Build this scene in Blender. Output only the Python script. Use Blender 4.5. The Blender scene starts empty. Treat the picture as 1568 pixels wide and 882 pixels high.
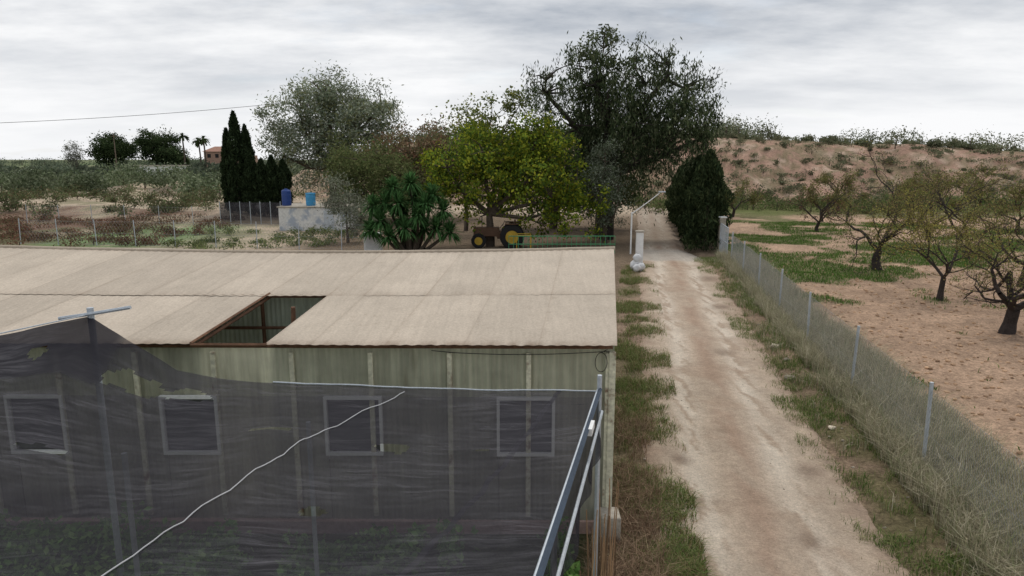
import bpy, math, random, bmesh
import numpy as np
from mathutils import Vector
random.seed(7); rng=np.random.default_rng(7)
scene=bpy.context.scene
# ------------------------------------------------------------ helpers
_T={}
def vn(x,y,scale=1.0,seed=0):
    x=np.asarray(x,float)/scale; y=np.asarray(y,float)/scale
    if seed not in _T: _T[seed]=np.random.default_rng(seed+100).random((256,256))
    T=_T[seed]
    xi=np.floor(x).astype(int); yi=np.floor(y).astype(int)
    fx=x-xi; fy=y-yi; fx=fx*fx*(3-2*fx); fy=fy*fy*(3-2*fy)
    a=T[xi%256,yi%256]; b=T[(xi+1)%256,yi%256]; c=T[xi%256,(yi+1)%256]; d=T[(xi+1)%256,(yi+1)%256]
    return (a*(1-fx)+b*fx)*(1-fy)+(c*(1-fx)+d*fx)*fy
def fbm(x,y,scale,seed=0,o=4):
    s=0;w=0;a=1; x=np.asarray(x,float); y=np.asarray(y,float); co,si=.8,.6
    for i in range(o):
        s=s+a*vn(x,y,scale/2**i,seed+i); w+=a; a*=.55; x,y=x*co-y*si,x*si+y*co
    return s/w
def ss(a,b,x): 
    t=np.clip((np.asarray(x,float)-a)/(b-a),0,1); return t*t*(3-2*t)
class MB:
    def __init__(s): s.V=[];s.C=[];s.F=[];s.n=0
    def add(s,V,F,mat=0,col=(1,1,1)):
        V=np.asarray(V,float).reshape(-1,3); F=np.asarray(F,int)
        c=np.asarray(col,float)
        if c.ndim==1: c=np.tile(c,(len(V),1))
        s.V.append(V); s.C.append(c); s.F.append((F+s.n,mat)); s.n+=len(V)
    def build(s,name,mats,parent=None,smooth=False,bevel=0):
        V=np.concatenate(s.V);C=np.concatenate(s.C)
        me=bpy.data.meshes.new(name)
        me.vertices.add(len(V)); me.vertices.foreach_set('co',V.astype(np.float32).ravel())
        li=np.concatenate([f.ravel() for f,m in s.F]); tot=np.concatenate([np.full(len(f),f.shape[1]) for f,m in s.F])
        mi=np.concatenate([np.full(len(f),m) for f,m in s.F])
        st=np.concatenate([[0],np.cumsum(tot)[:-1]])
        me.loops.add(len(li)); me.loops.foreach_set('vertex_index',li.astype(np.int32))
        me.polygons.add(len(tot)); me.polygons.foreach_set('loop_start',st.astype(np.int32)); me.polygons.foreach_set('loop_total',tot.astype(np.int32))
        me.polygons.foreach_set('material_index',mi.astype(np.int32))
        me.polygons.foreach_set('use_smooth',np.full(len(tot),bool(smooth)))
        a=me.color_attributes.new('Col','FLOAT_COLOR','POINT')
        a.data.foreach_set('color',np.concatenate([C,np.ones((len(C),1))],1).astype(np.float32).ravel())
        for m in mats: me.materials.append(m)
        me.update(calc_edges=True)
        ob=bpy.data.objects.new(name,me); scene.collection.objects.link(ob)
        if parent: ob.parent=parent
        if bevel:
            b=ob.modifiers.new('b','BEVEL'); b.width=bevel; b.segments=2; b.limit_method='ANGLE'
        return ob
def empty(name,loc=(0,0,0)):
    e=bpy.data.objects.new(name,None); scene.collection.objects.link(e); return e
def tube(mb,pts,rad,n=6,mat=0,col=(1,1,1),cap=True):
    P=np.asarray(pts,float); R=np.broadcast_to(np.asarray(rad,float),(len(P),))
    T=np.gradient(P,axis=0); T/=np.linalg.norm(T,axis=1,keepdims=True)+1e-9
    ref=np.array([0,0,1.]) if abs(T[0][2])<.9 else np.array([1.,0,0])
    a=np.linspace(0,2*np.pi,n,endpoint=False); ca=np.cos(a)[:,None]; sa=np.sin(a)[:,None]; V=[]
    u=np.cross(T[0],ref);u/=np.linalg.norm(u)
    for i in range(len(P)):
        u=u-T[i]*np.dot(u,T[i]); u=u/(math.sqrt(u@u)+1e-9); t=T[i]; w=np.array([t[1]*u[2]-t[2]*u[1],t[2]*u[0]-t[0]*u[2],t[0]*u[1]-t[1]*u[0]])
        V.append(P[i]+R[i]*(ca*u+sa*w))
    V=np.concatenate(V); j=np.arange(n); k=(j+1)%n; i=np.arange(len(P)-1)[:,None]*n
    F=np.stack([i+j,i+k,i+n+k,i+n+j],-1).reshape(-1,4)
    mb.add(V,F,mat,col)
    if cap and n>=3:
        m=len(P)-1
        mb.add(V[:n],[tuple(range(n))[::-1]],mat,col); mb.add(V[m*n:],[tuple(range(n))],mat,col)
BF=[(0,3,2,1),(4,5,6,7),(0,1,5,4),(1,2,6,5),(2,3,7,6),(3,0,4,7)]
def box(mb,c,s,mat=0,col=(1,1,1),rz=0):
    x,y,z=[k/2 for k in s]
    V=np.array([(-x,-y,-z),(x,-y,-z),(x,y,-z),(-x,y,-z),(-x,-y,z),(x,-y,z),(x,y,z),(-x,y,z)])
    cr,sr=math.cos(rz),math.sin(rz); V=np.stack([V[:,0]*cr-V[:,1]*sr,V[:,0]*sr+V[:,1]*cr,V[:,2]],1)
    mb.add(V+np.array(c),BF,mat,col)
def leaves(mb,C,L,W,cols,mat=1,down=0,flat=0):
    n=len(C); C=np.asarray(C)
    a=rng.normal(size=(n,3)); a[:,2]=a[:,2]*(1-flat)-down*2; a/=np.linalg.norm(a,axis=1,keepdims=True)
    b=np.cross(a,rng.normal(size=(n,3))); b/=np.linalg.norm(b,axis=1,keepdims=True)+1e-9
    s=rng.uniform(.6,1.35,(n,1)); L=a*L*s/2; W=b*W*s/2
    V=np.stack([C-L,C+W,C+L,C-W],1).reshape(-1,3)
    F=np.arange(4*n).reshape(n,4); mb.add(V,F,mat,np.repeat(cols,4,0))
def palette(n,pal,wts=None,var=.25):
    pal=np.array(pal); i=rng.choice(len(pal),n,p=wts); c=pal[i]*rng.uniform(1-var,1+var,(n,1))
    return c
def blades(mb,P,H,W,cols,lean=.35,mat=0):
    n=len(P); ang=rng.uniform(0,2*np.pi,n); d=np.stack([np.cos(ang),np.sin(ang),0*ang],1)
    la=rng.uniform(0,2*np.pi,n); lv=np.stack([np.cos(la),np.sin(la),0*la],1)*(rng.random(n)*lean*1.5)[:,None]
    H=(H*rng.uniform(.5,1.3,n))[:,None]; W=W/2
    up=np.array([0,0,1.]); P=np.asarray(P)
    m=P+H*.55*(up+lv*.5); t=P+H*(up*(.85)+lv*1.5)
    V=np.stack([P-d*W,P+d*W,m+d*W*.7,m-d*W*.7,t],1).reshape(-1,3)
    k=np.arange(n)[:,None]*5
    q=k+np.array([[0,1,2,3]]); tr=k+np.array([[3,2,4]]); 
    s=mb.n; mb.add(V,q,mat,np.repeat(cols,5,0)); mb.F.append((tr+s,mat))
def gridF(n,k): 
    idx=np.arange(n*k).reshape(n,k); return np.stack([idx[:-1,:-1],idx[1:,:-1],idx[1:,1:],idx[:-1,1:]],-1)
# ------------------------------------------------------------ materials
def newmat(name):
    m=bpy.data.materials.new(name); m.use_nodes=True; nt=m.node_tree; nt.nodes.clear()
    o=nt.nodes.new('ShaderNodeOutputMaterial'); return m,nt,o
def N(nt,t,**k):
    n=nt.nodes.new(t)
    for a,b in k.items(): setattr(n,a,b)
    return n
def noise(nt,vec,scale,detail=4,rough=.6,lo=.3,hi=.7,a=0,b=1):
    n=N(nt,'ShaderNodeTexNoise'); n.inputs['Scale'].default_value=scale; n.inputs['Detail'].default_value=detail; n.inputs['Roughness'].default_value=rough
    nt.links.new(vec,n.inputs['Vector'])
    r=N(nt,'ShaderNodeMapRange'); r.inputs[1].default_value=lo;r.inputs[2].default_value=hi;r.inputs[3].default_value=a;r.inputs[4].default_value=b
    nt.links.new(n.outputs[0],r.inputs[0]); return r.outputs[0]
def vecscale(nt,vec,s,loc=(0,0,0)):
    m=N(nt,'ShaderNodeMapping'); m.inputs['Scale'].default_value=s; m.inputs['Location'].default_value=loc; nt.links.new(vec,m.inputs[0]); return m.outputs[0]
def mul(nt,col,fac):
    m=N(nt,'ShaderNodeVectorMath',operation='SCALE'); nt.links.new(col,m.inputs[0]); nt.links.new(fac,m.inputs['Scale']); return m.outputs[0]
def mixc(nt,fac,a,b):
    m=N(nt,'ShaderNodeMix',data_type='RGBA')
    if isinstance(fac,float): m.inputs[0].default_value=fac
    else: nt.links.new(fac,m.inputs[0])
    for i,v in ((6,a),(7,b)):
        if isinstance(v,tuple): m.inputs[i].default_value=(*v,1)
        else: nt.links.new(v,m.inputs[i])
    return m.outputs[2]
def mat(name,base=None,rough=.85,var=((2,.15),(20,.12)),bump=0,bscale=20,bdist=.05,metal=0,stain=None,stretch=(1,1,1),spec=.3):
    m,nt,o=newmat(name); tc=N(nt,'ShaderNodeTexCoord').outputs['Object']
    v=vecscale(nt,tc,stretch)
    at=N(nt,'ShaderNodeVertexColor',layer_name='Col').outputs[0]
    if base is None: c=at
    else:
        c=mixc(nt,1.0,base,base)
        mm=N(nt,'ShaderNodeVectorMath',operation='MULTIPLY'); nt.links.new(c,mm.inputs[0]); nt.links.new(at,mm.inputs[1]); c=mm.outputs[0]
    for s,a in var: c=mul(nt,c,noise(nt,v,s,a=1-a,b=1+a))
    if stain:
        sc,sca,lo,hi,amt=stain; c=mixc(nt,noise(nt,v,sca,lo=lo,hi=hi,a=0,b=amt),c,sc)
    p=N(nt,'ShaderNodeBsdfPrincipled'); nt.links.new(c,p.inputs['Base Color']); p.inputs['Roughness'].default_value=rough; p.inputs['Metallic'].default_value=metal
    p.inputs['Specular IOR Level'].default_value=spec
    if bump:
        b=N(nt,'ShaderNodeBump'); b.inputs['Strength'].default_value=bump; b.inputs['Distance'].default_value=bdist
        nt.links.new(noise(nt,tc,bscale,detail=8,rough=.7,lo=0,hi=1),b.inputs['Height']); nt.links.new(b.outputs[0],p.inputs['Normal'])
    nt.links.new(p.outputs[0],o.inputs[0]); return m
def leafmat(name,tr=.3):
    m,nt,o=newmat(name); c=N(nt,'ShaderNodeVertexColor',layer_name='Col').outputs[0]
    d=N(nt,'ShaderNodeBsdfDiffuse'); t=N(nt,'ShaderNodeBsdfTranslucent'); nt.links.new(c,d.inputs[0]); nt.links.new(c,t.inputs[0])
    x=N(nt,'ShaderNodeMixShader'); x.inputs[0].default_value=tr; nt.links.new(d.outputs[0],x.inputs[1]); nt.links.new(t.outputs[0],x.inputs[2]); nt.links.new(x.outputs[0],o.inputs[0]); return m
LEAF=leafmat('leaf'); GRASS=leafmat('grass_blade',.25)
BARK=mat('bark',(.10,.078,.06),.95,((3,.3),(25,.3)),.6,30)
DBARK=mat('dark_bark',(.045,.036,.032),.95,((4,.3),(25,.3)),.6,30)
STEEL=mat('galvanised_steel',(.48,.52,.56),.5,((4,.12),(30,.12)),metal=.2)
WIRE=mat('wire',(.30,.31,.32),.6,metal=.2)
WHITE=mat('white_paint',(.78,.78,.77),.6,((3,.08),(15,.06)))
DARK=mat('dark_interior',(.03,.03,.03),.9)
# ------------------------------------------------------------ terrain
def zt(x,y,dip=False):
    x=np.asarray(x,float);y=np.asarray(y,float)
    hgt=np.interp(x,[-60,-42,-18,5,40,70,100,150,300],[0,.8,8.5,10.2,9.2,8.4,6.2,4.4,1])
    edge=84+9*fbm(x,y*0,14,5)+ss(60,120,x)*-4
    face=ss(0,1,(y-edge)/32)
    z=hgt*face*(.9+.2*fbm(x,y,22,9))
    er=np.abs(fbm(x,y*.5,7,21)-.5)*2
    z=z+face*(1-face)*(11.0*(er-.25)+8*(fbm(x,y,4,24)-.5))
    z=z*(1-.6*ss(200,600,y))
    z=z+ss(-14,-30,x)*ss(58,72,y)*(1-ss(95,130,y))*1.6*fbm(x,y,9,3)
    u=x-.1785*y
    z=z+.05*(fbm(x,y,1.6,30)-.5)+ss(5.8,6.6,u)*(.16*(fbm(x,y,.9,33)-.5)+.25*(fbm(x,y,4,35)-.5))*(1-ss(80,95,y))
    z=z+.13*np.exp(-((u-4.75)/.45)**2)*ss(5,9,y)*(1-ss(38,41,y))
    if dip: z=z-.12*ss(.75,1.05,u)*(1-ss(3.45,3.7,u-.0115*y))*(1-ss(50,60,y))
    return z
def axis(segs,far,r=1.12):
    a=[segs[0][0]]
    for lo,hi,st in segs: a+=list(np.arange(lo,hi,st)[1:]) if a[-1]==lo else list(np.arange(lo,hi,st))
    s=segs[-1][2]; x=a[-1]
    while x<far[1]: s*=r; x+=s; a.append(x)
    s=segs[0][2]; x=a[0]; b=[]
    while x>far[0]: s*=r; x-=s; b.append(x)
    return np.array(b[::-1]+a)
gx=axis([(-150,-70,1.6),(-70,-14,.9),(-14,24,.26),(24,60,.55),(60,130,1.1)],(-4000,4000)); gy=axis([(2,42,.27),(42,80,.5),(80,130,.8),(130,170,2)],(-60,5000))
X,Y=np.meshgrid(gx,gy,indexing='ij'); Z=zt(X,Y,True)
def lerp(c,t,w): return c*(1-w[...,None])+np.array(t)*w[...,None]
def gcol(x,y):
    u=x-.1785*y
    n1=fbm(x,y,9,41);n2=fbm(x,y,2.5,45);n3=fbm(x,y,30,49);n4=fbm(x,y,.8,53)
    c=np.zeros(x.shape+(3,))+np.array((.52,.42,.315))
    c=c*(.75+.3*n1+.25*n2)[...,None]
    c=lerp(c,(.22,.165,.115),ss(-17,-12,x)*(1-ss(7,9,u))*(1-ss(66,80,y)))
    L=ss(-16,-22,x)
    c=lerp(c,(.17,.095,.065),L*ss(-27,-36,x+14*(n1-.5))*(1-ss(62,74,y+24*(n2-.5)))*.85)
    c=lerp(c,(.14,.17,.08),L*ss(.42,.55,n2)*(1-ss(56,66,y))*.7)
    c=lerp(c,(.22,.31,.14),ss(-36,-31,x)*ss(-21,-26,x+4*(n2-.5))*ss(44,47,y)*(1-ss(56,63,y+10*(n2-.5)))*ss(.3,.5,n4+.1))
    c=lerp(c,(.15,.16,.08),L*ss(.56,.64,n2)*ss(62,70,y)*.6)
    c=lerp(c,(.16,.18,.09),ss(-20,-35,x)*ss(100,122,y)*.85)
    c=lerp(c,(.10,.135,.06),ss(150,190,y)*ss(.40,.55,n3))
    R=ss(5.6,6.2,u)
    f=np.zeros_like(c)+np.array((.48,.33,.23)); f=f*(.50+.5*n2+.5*n4)[...,None]
    gsh=ss(.50,.59,fbm(x,y,5,61)+.2*(n4-.5))
    f=lerp(f,(.10,.13,.045),gsh*.75)
    f=lerp(f,(.13,.15,.05),ss(70,79,y+12*(n1-.5))*(1-ss(88,96,y))*.95)
    c=lerp(c,f,R*(1-ss(92,98,y)))
    H=ss(84,91,y+8*(n2-.5))*ss(-40,-25,x)
    hf=np.zeros_like(c)+np.array((.43,.275,.205)); hf=hf*(.45+.45*n2+.7*n4)[...,None]
    hf=lerp(hf,(.56,.44,.34),ss(.55,.66,n2)*.6)
    hf=lerp(hf,(.17,.155,.085),ss(.46,.56,n1*.4+n4*.6)*.7)
    c=lerp(c,hf,H); c=lerp(c,(.18,.17,.10),H*ss(115,122,y+6*(n1-.5)))
    V=ss(3.2,3.7,u)*(1-ss(6.0,6.9,u+.8*(n4-.5)))*(1-ss(40,43,y))
    vc=np.zeros_like(c)+np.array((.30,.215,.15)); vc=vc*(.65+.7*n4)[...,None]; vc=lerp(vc,(.14,.135,.06),ss(.45,.6,n2)*.7)
    c=lerp(c,vc,V)
    V=(1-ss(1.0,1.7,u+.6*(n4-.5)))*ss(-.8,-.4,u)*(1-ss(34,40,y)); vc=np.zeros_like(c)+np.array((.33,.235,.17)); vc=vc*(.65+.7*n4)[...,None]; vc=lerp(vc,(.15,.14,.07),ss(.45,.62,n2)*.6)
    c=lerp(c,vc,V)
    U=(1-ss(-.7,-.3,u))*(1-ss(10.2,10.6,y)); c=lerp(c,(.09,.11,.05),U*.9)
    return c
GC=gcol(X,Y)
mb=MB(); mb.add(np.stack([X,Y,Z],-1).reshape(-1,3),gridF(*X.shape).reshape(-1,4),0,GC.reshape(-1,3))
GROUND=mat('ground_soil',None,.95,((.7,.10),(3.5,.22),(14,.28),(50,.22)),1.0,9,.14,spec=.08)
mb.build('ground',[GROUND],smooth=True)
# road
ry=np.concatenate([np.arange(2.5,45,.13),np.arange(45,92,.5)]); ru=np.linspace(0,1,60)
RY,RU=np.meshgrid(ry,ru,indexing='ij')
left=.42+.178*RY; right=3.90+.19*RY
right=right-ss(38,45,RY)*1.5
RX=left-.45+(right-left+.9)*RU
lat=RX-left; wd=right-left
wob=.02*np.sin(RY*.35)+.012*np.sin(RY*.9+1)
tr=np.exp(-((lat/wd-.27-wob)/.09)**2)+np.exp(-((lat/wd-.72-wob)/.09)**2)
n1=fbm(RX,RY/3,.7,81);n2=fbm(RX,RY,1.2,85);n3=fbm(RX,RY/7,.16,87);n4=fbm(RX,RY,.35,89)
e=np.minimum(RX-(left-.45),(right+.45)-RX)
RZ=zt(RX,RY)+.035-.03*tr+.02*(n2-.5)+.02*(n3-.5)-.14*(1-ss(0,.6,e))+.08*(n4-.5)*(1-ss(.3,.9,e))+.05*(n2-.5)*(1-ss(.3,1.0,e))
rc=np.zeros(RX.shape+(3,))+np.array((.46,.365,.28)); rc=rc*(.80+.22*n1+.2*n4)[...,None]
rc=lerp(rc,(.66,.575,.475),tr*.9*np.clip(.2+1.2*n1,0,1)); rc=lerp(rc,(.38,.27,.20),np.exp(-((lat/wd-.50)/.08)**2)*(.15+.7*ss(.4,.6,n1)))
rc=lerp(rc,(.36,.26,.19),ss(.56,.68,n2)*.4)
rc=lerp(rc,(.38,.285,.21),tr*ss(.52,.60,n3)*.8)
for k,(a,b,r) in enumerate([(10.1,25.6,.55),(8.0,16.8,.35),(5.6,12.0,.25),(9.8,33,.6),(7.4,18.6,.3),(3.3,12.5,.2),(4.6,9.6,.18),(8.3,26.5,.4),(6.4,20,.25)]):
    rc=lerp(rc,(.19,.135,.10),np.clip(np.exp(-(((RX-a)/r)**2+((RY-b)/(r*1.2))**2)*(.4+1.2*n4))*1.1,0,1)*(.4+.5*n4))
rc=lerp(rc,(.35,.255,.19),(1-ss(.35,.95,e+.5*(n4-.5)))*.85)
rc=lerp(rc,(.46,.42,.37),ss(38.5,39.5,RY)*(1-ss(43,45,RY))*.7)
rc=lerp(rc,(.30,.25,.2),ss(45,48,RY)*.6)
mb=MB(); mb.add(np.stack([RX,RY,RZ],-1).reshape(-1,3),gridF(*RX.shape).reshape(-1,4)[:,::-1],0,rc.reshape(-1,3))
ROAD=mat('dirt_road_surface',None,.95,((1.5,.08),(7,.12),(28,.14),(80,.16)),.9,16,.06,spec=.08)
mb.build('dirt_road',[ROAD],smooth=True)
# ------------------------------------------------------------ shed
shed=empty('farm_shed')
EY=9.6; K=.135
def ey(x): return EY-.012*(x-1.53)
def sagf(x): return -.12*np.sin(np.pi*np.clip((x+12.5)/14.8,0,1))
SLOPE=.1317; DEP=5.5
def roofpt(s,r,off=0):
    x=s+K*r; y=ey(s)+r; z=3.12+SLOPE*r+sagf(s)*(r/DEP)
    return x,y,z+off
m,nt,o=newmat('fibre_cement_sheet'); tc=N(nt,'ShaderNodeTexCoord').outputs['Object']
at=N(nt,'ShaderNodeVertexColor',layer_name='Col').outputs[0]
c=mul(nt,at,noise(nt,tc,1.3,a=.92,b=1.07)); c=mul(nt,c,noise(nt,vecscale(nt,tc,(14,.8,1)),1,a=.93,b=1.05)); c=mul(nt,c,noise(nt,tc,30,detail=6,a=.84,b=1.12))
c=mixc(nt,noise(nt,tc,6,detail=9,rough=.8,lo=.55,hi=.72,a=0,b=.4),c,(.24,.18,.13))
p=N(nt,'ShaderNodeBsdfPrincipled');p.inputs['Roughness'].default_value=.9;p.inputs['Specular IOR Level'].default_value=.15;nt.links.new(c,p.inputs[0]);nt.links.new(p.outputs[0],o.inputs[0]); FC=m
mb=MB(); sw=1.12
def sheet(s0,s1,r0,r1,off,tint,tilt=0):
    ss_=np.arange(s0,s1+.001,.0295); rr=np.linspace(r0,r1,12)
    S,R=np.meshgrid(ss_,rr,indexing='ij')
    x,y,z=roofpt(S,R,off); z=z+.0045*np.sin(S*2*np.pi/.177)+tilt*(S-s0)
    jag=.02*(vn(S,S*0,.12,91)-.5)*(R==rr[0]); y=y+jag
    col=np.zeros(S.shape+(3,))+np.array((.50,.43,.35))*tint
    d=.22*np.exp(-(R-rr[0])/.14)*(.2+1.2*vn(S,R,.1,7))+.14*np.exp(-(rr[-1]-R)/.12)*vn(S,R,.2,8)
    d=d+.30*np.exp(-(S-s0)/.03)*(.3+vn(S,R,.5,3))+.10*np.exp(-(s1-S)/.05)
    if r0<.1: d=d+.5*np.exp(-(R-rr[0])/.08)*vn(S,S*0,.13,17)
    col=lerp(col,(.17,.11,.07),np.clip(d,0,.85))
    mb.add(np.stack([x,y,z],-1).reshape(-1,3),gridF(*S.shape).reshape(-1,4),0,col.reshape(-1,3))
SEAM=2.45; hole_s0,hole_s1=-4.72,-3.60
edges=[1.53]
while edges[-1]-sw>-3.60+.3: edges.append(edges[-1]-sw)
edges.append(hole_s1); edges.append(hole_s0)
while edges[-1]>-18: edges.append(edges[-1]-sw)
for a,b in zip(edges[1:],edges[:-1]):
    sheet(a-.03,b,SEAM-.12,DEP,.014+rng.uniform(0,.003),rng.uniform(.93,1.06),rng.uniform(-.002,.002))
    if abs(a-hole_s0)<.01 : continue
    low=0.0 if a>-4 else .04
    sheet(a-.03,b,low,SEAM,.002+(.008 if a>-4 else 0)+rng.uniform(0,.003),rng.uniform(.93,1.06),rng.uniform(-.003,.003))
mb.build('roof_sheets',[FC],shed,smooth=True)
mb=MB()
ssx=np.linspace(-18,1.53,120)
for k in range(len(ssx)-1):
    V=[]
    for s_ in (ssx[k],ssx[k+1]):
        x,y,z=roofpt(s_,DEP); V+= [(x,y,z+.02),(x+K*5.5,y+5.5,z-.72)]
    mb.add(V,[(0,2,3,1)],0,np.array((.42,.36,.29)))
mb.build('back_roof_slope',[FC],shed)
mb=MB(); P=[];
for s_ in np.linspace(-18,1.55,60):
    x,y,z=roofpt(s_,DEP); P.append((x,y,z+.02+rng.uniform(-.004,.004)))
tube(mb,P,.045,8,0,(.44,.37,.29)); mb.build('ridge_cap',[FC],shed,smooth=True)
m,nt,o=newmat('weathered_fibreglass'); tc=N(nt,'ShaderNodeTexCoord').outputs['Object']
at=N(nt,'ShaderNodeVertexColor',layer_name='Col').outputs[0]
c=mul(nt,at,noise(nt,vecscale(nt,tc,(9,9,.5)),1,detail=6,a=.75,b=1.2)); c=mul(nt,c,noise(nt,tc,2,a=.85,b=1.15))
c=mixc(nt,noise(nt,vecscale(nt,tc,(5,5,.8)),1.2,detail=6,lo=.58,hi=.75,a=0,b=.45),c,(.20,.16,.09))
p=N(nt,'ShaderNodeBsdfPrincipled');p.inputs['Roughness'].default_value=.5;nt.links.new(c,p.inputs[0])
t=N(nt,'ShaderNodeBsdfTranslucent');nt.links.new(c,t.inputs[0]);x=N(nt,'ShaderNodeMixShader');x.inputs[0].default_value=.35
nt.links.new(p.outputs[0],x.inputs[1]);nt.links.new(t.outputs[0],x.inputs[2]);nt.links.new(x.outputs[0],o.inputs[0]); FG=m
winX=[-9.65,-7.3,-4.93,-2.42,.21]
mb=MB()
def wallstrip(s0,s1,z0,z1,y_of,tint=(.58,.58,.44),mbx=None):
    S=np.arange(s0,s1+.001,.02); zz=np.linspace(z0,z1,6); A,B=np.meshgrid(S,zz,indexing='ij')
    yy=y_of(A)+.009*np.sin(A*2*np.pi/.09)
    (mbx or mb).add(np.stack([A,yy,B],-1).reshape(-1,3),gridF(*A.shape).reshape(-1,4),0,np.array(tint)*rng.uniform(.85,1.1))
yf=lambda s: ey(s)+.28
cuts=[-18]
for w in winX: cuts+= [w-.41,w+.41]
cuts.append(1.50)
def strips(a,b,z0,z1,yo,**k):
    s=a
    while s<b-.01:
        e_=min(b,s+1.18); wallstrip(s,e_,z0,z1,yo,**k); s=e_
LW_SHADE=(.42,.41,.33)  # lower wall tint darkened, painting in shade under the net
for i in range(0,len(cuts),2): strips(cuts[i],cuts[i+1],.20,2.24,yf,tint=LW_SHADE)
for w in winX: wallstrip(w-.41,w+.41,.20,1.34,yf,tint=LW_SHADE)
strips(-18,1.50,2.24,3.02,yf)
mb.build('front_wall_panels',[FG],shed,smooth=True)
mb=MB()
strips(-18,2.9,.3,3.1,lambda s: ey(s)+10.7,mbx=mb); strips(-18,1.9,.0,3.3,lambda s: ey(s)+2.9,mbx=mb,tint=(.66,.74,.62))
mb.build('inner_and_back_wall',[FG],shed)
mb=MB()
for k in range(0,24):
    r0=.3+k*.43; r1=r0+.43
    def zz(r): return 3.05+SLOPE*r if r<DEP else 3.05+SLOPE*DEP-.131*(r-DEP)
    V=[(1.50+K*r0,EY+r0,.2),(1.50+K*r1,EY+r1,.2),(1.50+K*r1,EY+r1,zz(r1)),(1.50+K*r0,EY+r0,zz(r0))]
    mb.add(V,[(0,1,2,3)],0,np.array((.48,.50,.36))*rng.uniform(.85,1.1))
mb.build('gable_wall',[FG],shed)
RAIL=mat('pale_frame',(.62,.60,.46),.7,((2,.2),(14,.25)),stain=((.16,.08,.045),4,.54,.68,.9))
mb=MB()
for k in range(-13,2):
    s_=1.44+1.19*(k-1); box(mb,(s_,yf(s_)-.035,1.62),(.075,.05,2.66))
box(mb,(1.50,EY+.24,1.62),(.10,.09,2.70))
mb.build('wall_posts',[RAIL],shed,bevel=.006)
RUST=mat('rusty_steel',(.16,.085,.05),.85,((3,.3),(20,.3)))
mb=MB()
for (s0,s1) in ((-18,-8.4),(-8.4,1.50)):
    tube(mb,[(s0,yf(s0)-.05,3.045),(s1,yf(s1)-.05,3.045)],.028,6)
for k in range(-15,1): 
    s_=1.2+k*1.19; a=roofpt(s_,.2,-.07); b=roofpt(s_,DEP,-.07); tube(mb,[a,b],.03,5)
a=roofpt(-18,2.4,-.06);b=roofpt(1.4,2.4,-.06);tube(mb,[a,b],.03,5)
tube(mb,[roofpt(hole_s0,.02,-.0),roofpt(hole_s1,.02,.0)],.03,5)
tube(mb,[roofpt(hole_s0,.02,.02),roofpt(hole_s0,SEAM,.02)],.022,5); tube(mb,[roofpt(-4.05,1.9,-.05),(-3.9,11.6,.0)],.04,6); tube(mb,[(-6,12.2,2.75),(-2,12.2,2.75)],.03,6)
for xx in (-4.6,-3.4,-2.2,-1,0.2): tube(mb,[(xx,12.3,0),(xx,12.3,3.4)],.035,6)
mb.build('roof_beams',[RUST],shed)
mb=MB()
for (a,b) in ((-18,-8),(-8,1.50)): box(mb,((a+b)/2,yf((a+b)/2)-.02,.09),(b-a,.12,.24),col=(1,1,1))
BRICKB=mat('base_wall_render',(.50,.35,.31),.95,((2,.2),(18,.2)),.4,20)
mb.build('base_wall',[BRICKB],shed,bevel=.01)
CONC=mat('concrete',(.40,.36,.30),.95,((2,.2),(18,.2)),.4,25)
mb=MB(); box(mb,(1.50,9.66,.22),(.30,.36,.5)); mb.build('corner_footing',[CONC],shed,bevel=.02)
mb=MB()
for w in winX:
    y0=yf(w)-.055; z0,z1=1.34,2.24
    for zc in (z0+.0,z1-.0): box(mb,(w,y0,zc),(.88,.07,.045))
    for xc in (w-.42,w+.42): box(mb,(xc,y0,(z0+z1)/2),(.045,.066,z1-z0-.046))
mb.build('window_frames',[WHITE],shed)
mb=MB()
GL=mat('window_mesh',(.12,.12,.125),.5)
for w in winX: box(mb,(w,yf(w)+.01,1.79),(.80,.012,.86))
mb.build('window_panes',[GL],shed)
mb=MB()
CAB=mat('black_cable',(.03,.03,.03),.6)
P=[(-1.2,yf(0)-.09,3.0)]+[(-1.2+i*.33,yf(0)-.10,2.99-.05*math.sin(i/8*math.pi)) for i in range(1,9)]
tube(mb,P,.006,5)
th=np.linspace(0,4*np.pi,40); tube(mb,np.stack([1.33+.09*np.cos(th),9.80+0*th,2.82+.15*np.sin(th)],1),.005,5)
tube(mb,[(1.33,9.8,2.97),(1.42,9.8,3.02)],.005,4)
mb.build('hanging_cable',[CAB],shed)
# ------------------------------------------------------------ shade net
net=empty('shade_net_canopy')
m,nt,o=newmat('shade_net'); tc=N(nt,'ShaderNodeTexCoord').outputs['Object']
d=N(nt,'ShaderNodeBsdfDiffuse'); tl=N(nt,'ShaderNodeBsdfTranslucent'); tp=N(nt,'ShaderNodeBsdfTransparent')
wv=N(nt,'ShaderNodeTexNoise'); wv.inputs['Scale'].default_value=.9; nt.links.new(tc,wv.inputs['Vector'])
wa=N(nt,'ShaderNodeVectorMath',operation='MULTIPLY_ADD'); nt.links.new(wv.outputs['Color'],wa.inputs[0]); wa.inputs[1].default_value=(.6,.35,0); nt.links.new(tc,wa.inputs[2])
st=noise(nt,vecscale(nt,wa.outputs[0],(1.2,13,1)),1.5,detail=9,rough=.75,lo=.44,hi=.74,a=0,b=1)
pa=noise(nt,tc,.9,detail=3,lo=.38,hi=.64,a=.12,b=1)
stm=N(nt,'ShaderNodeMath',operation='MULTIPLY');nt.links.new(st,stm.inputs[0]);nt.links.new(pa,stm.inputs[1])
c=mixc(nt,stm.outputs[0],(.047,.045,.053),(.155,.15,.165))
nt.links.new(c,d.inputs[0]);nt.links.new(c,tl.inputs[0])
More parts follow.
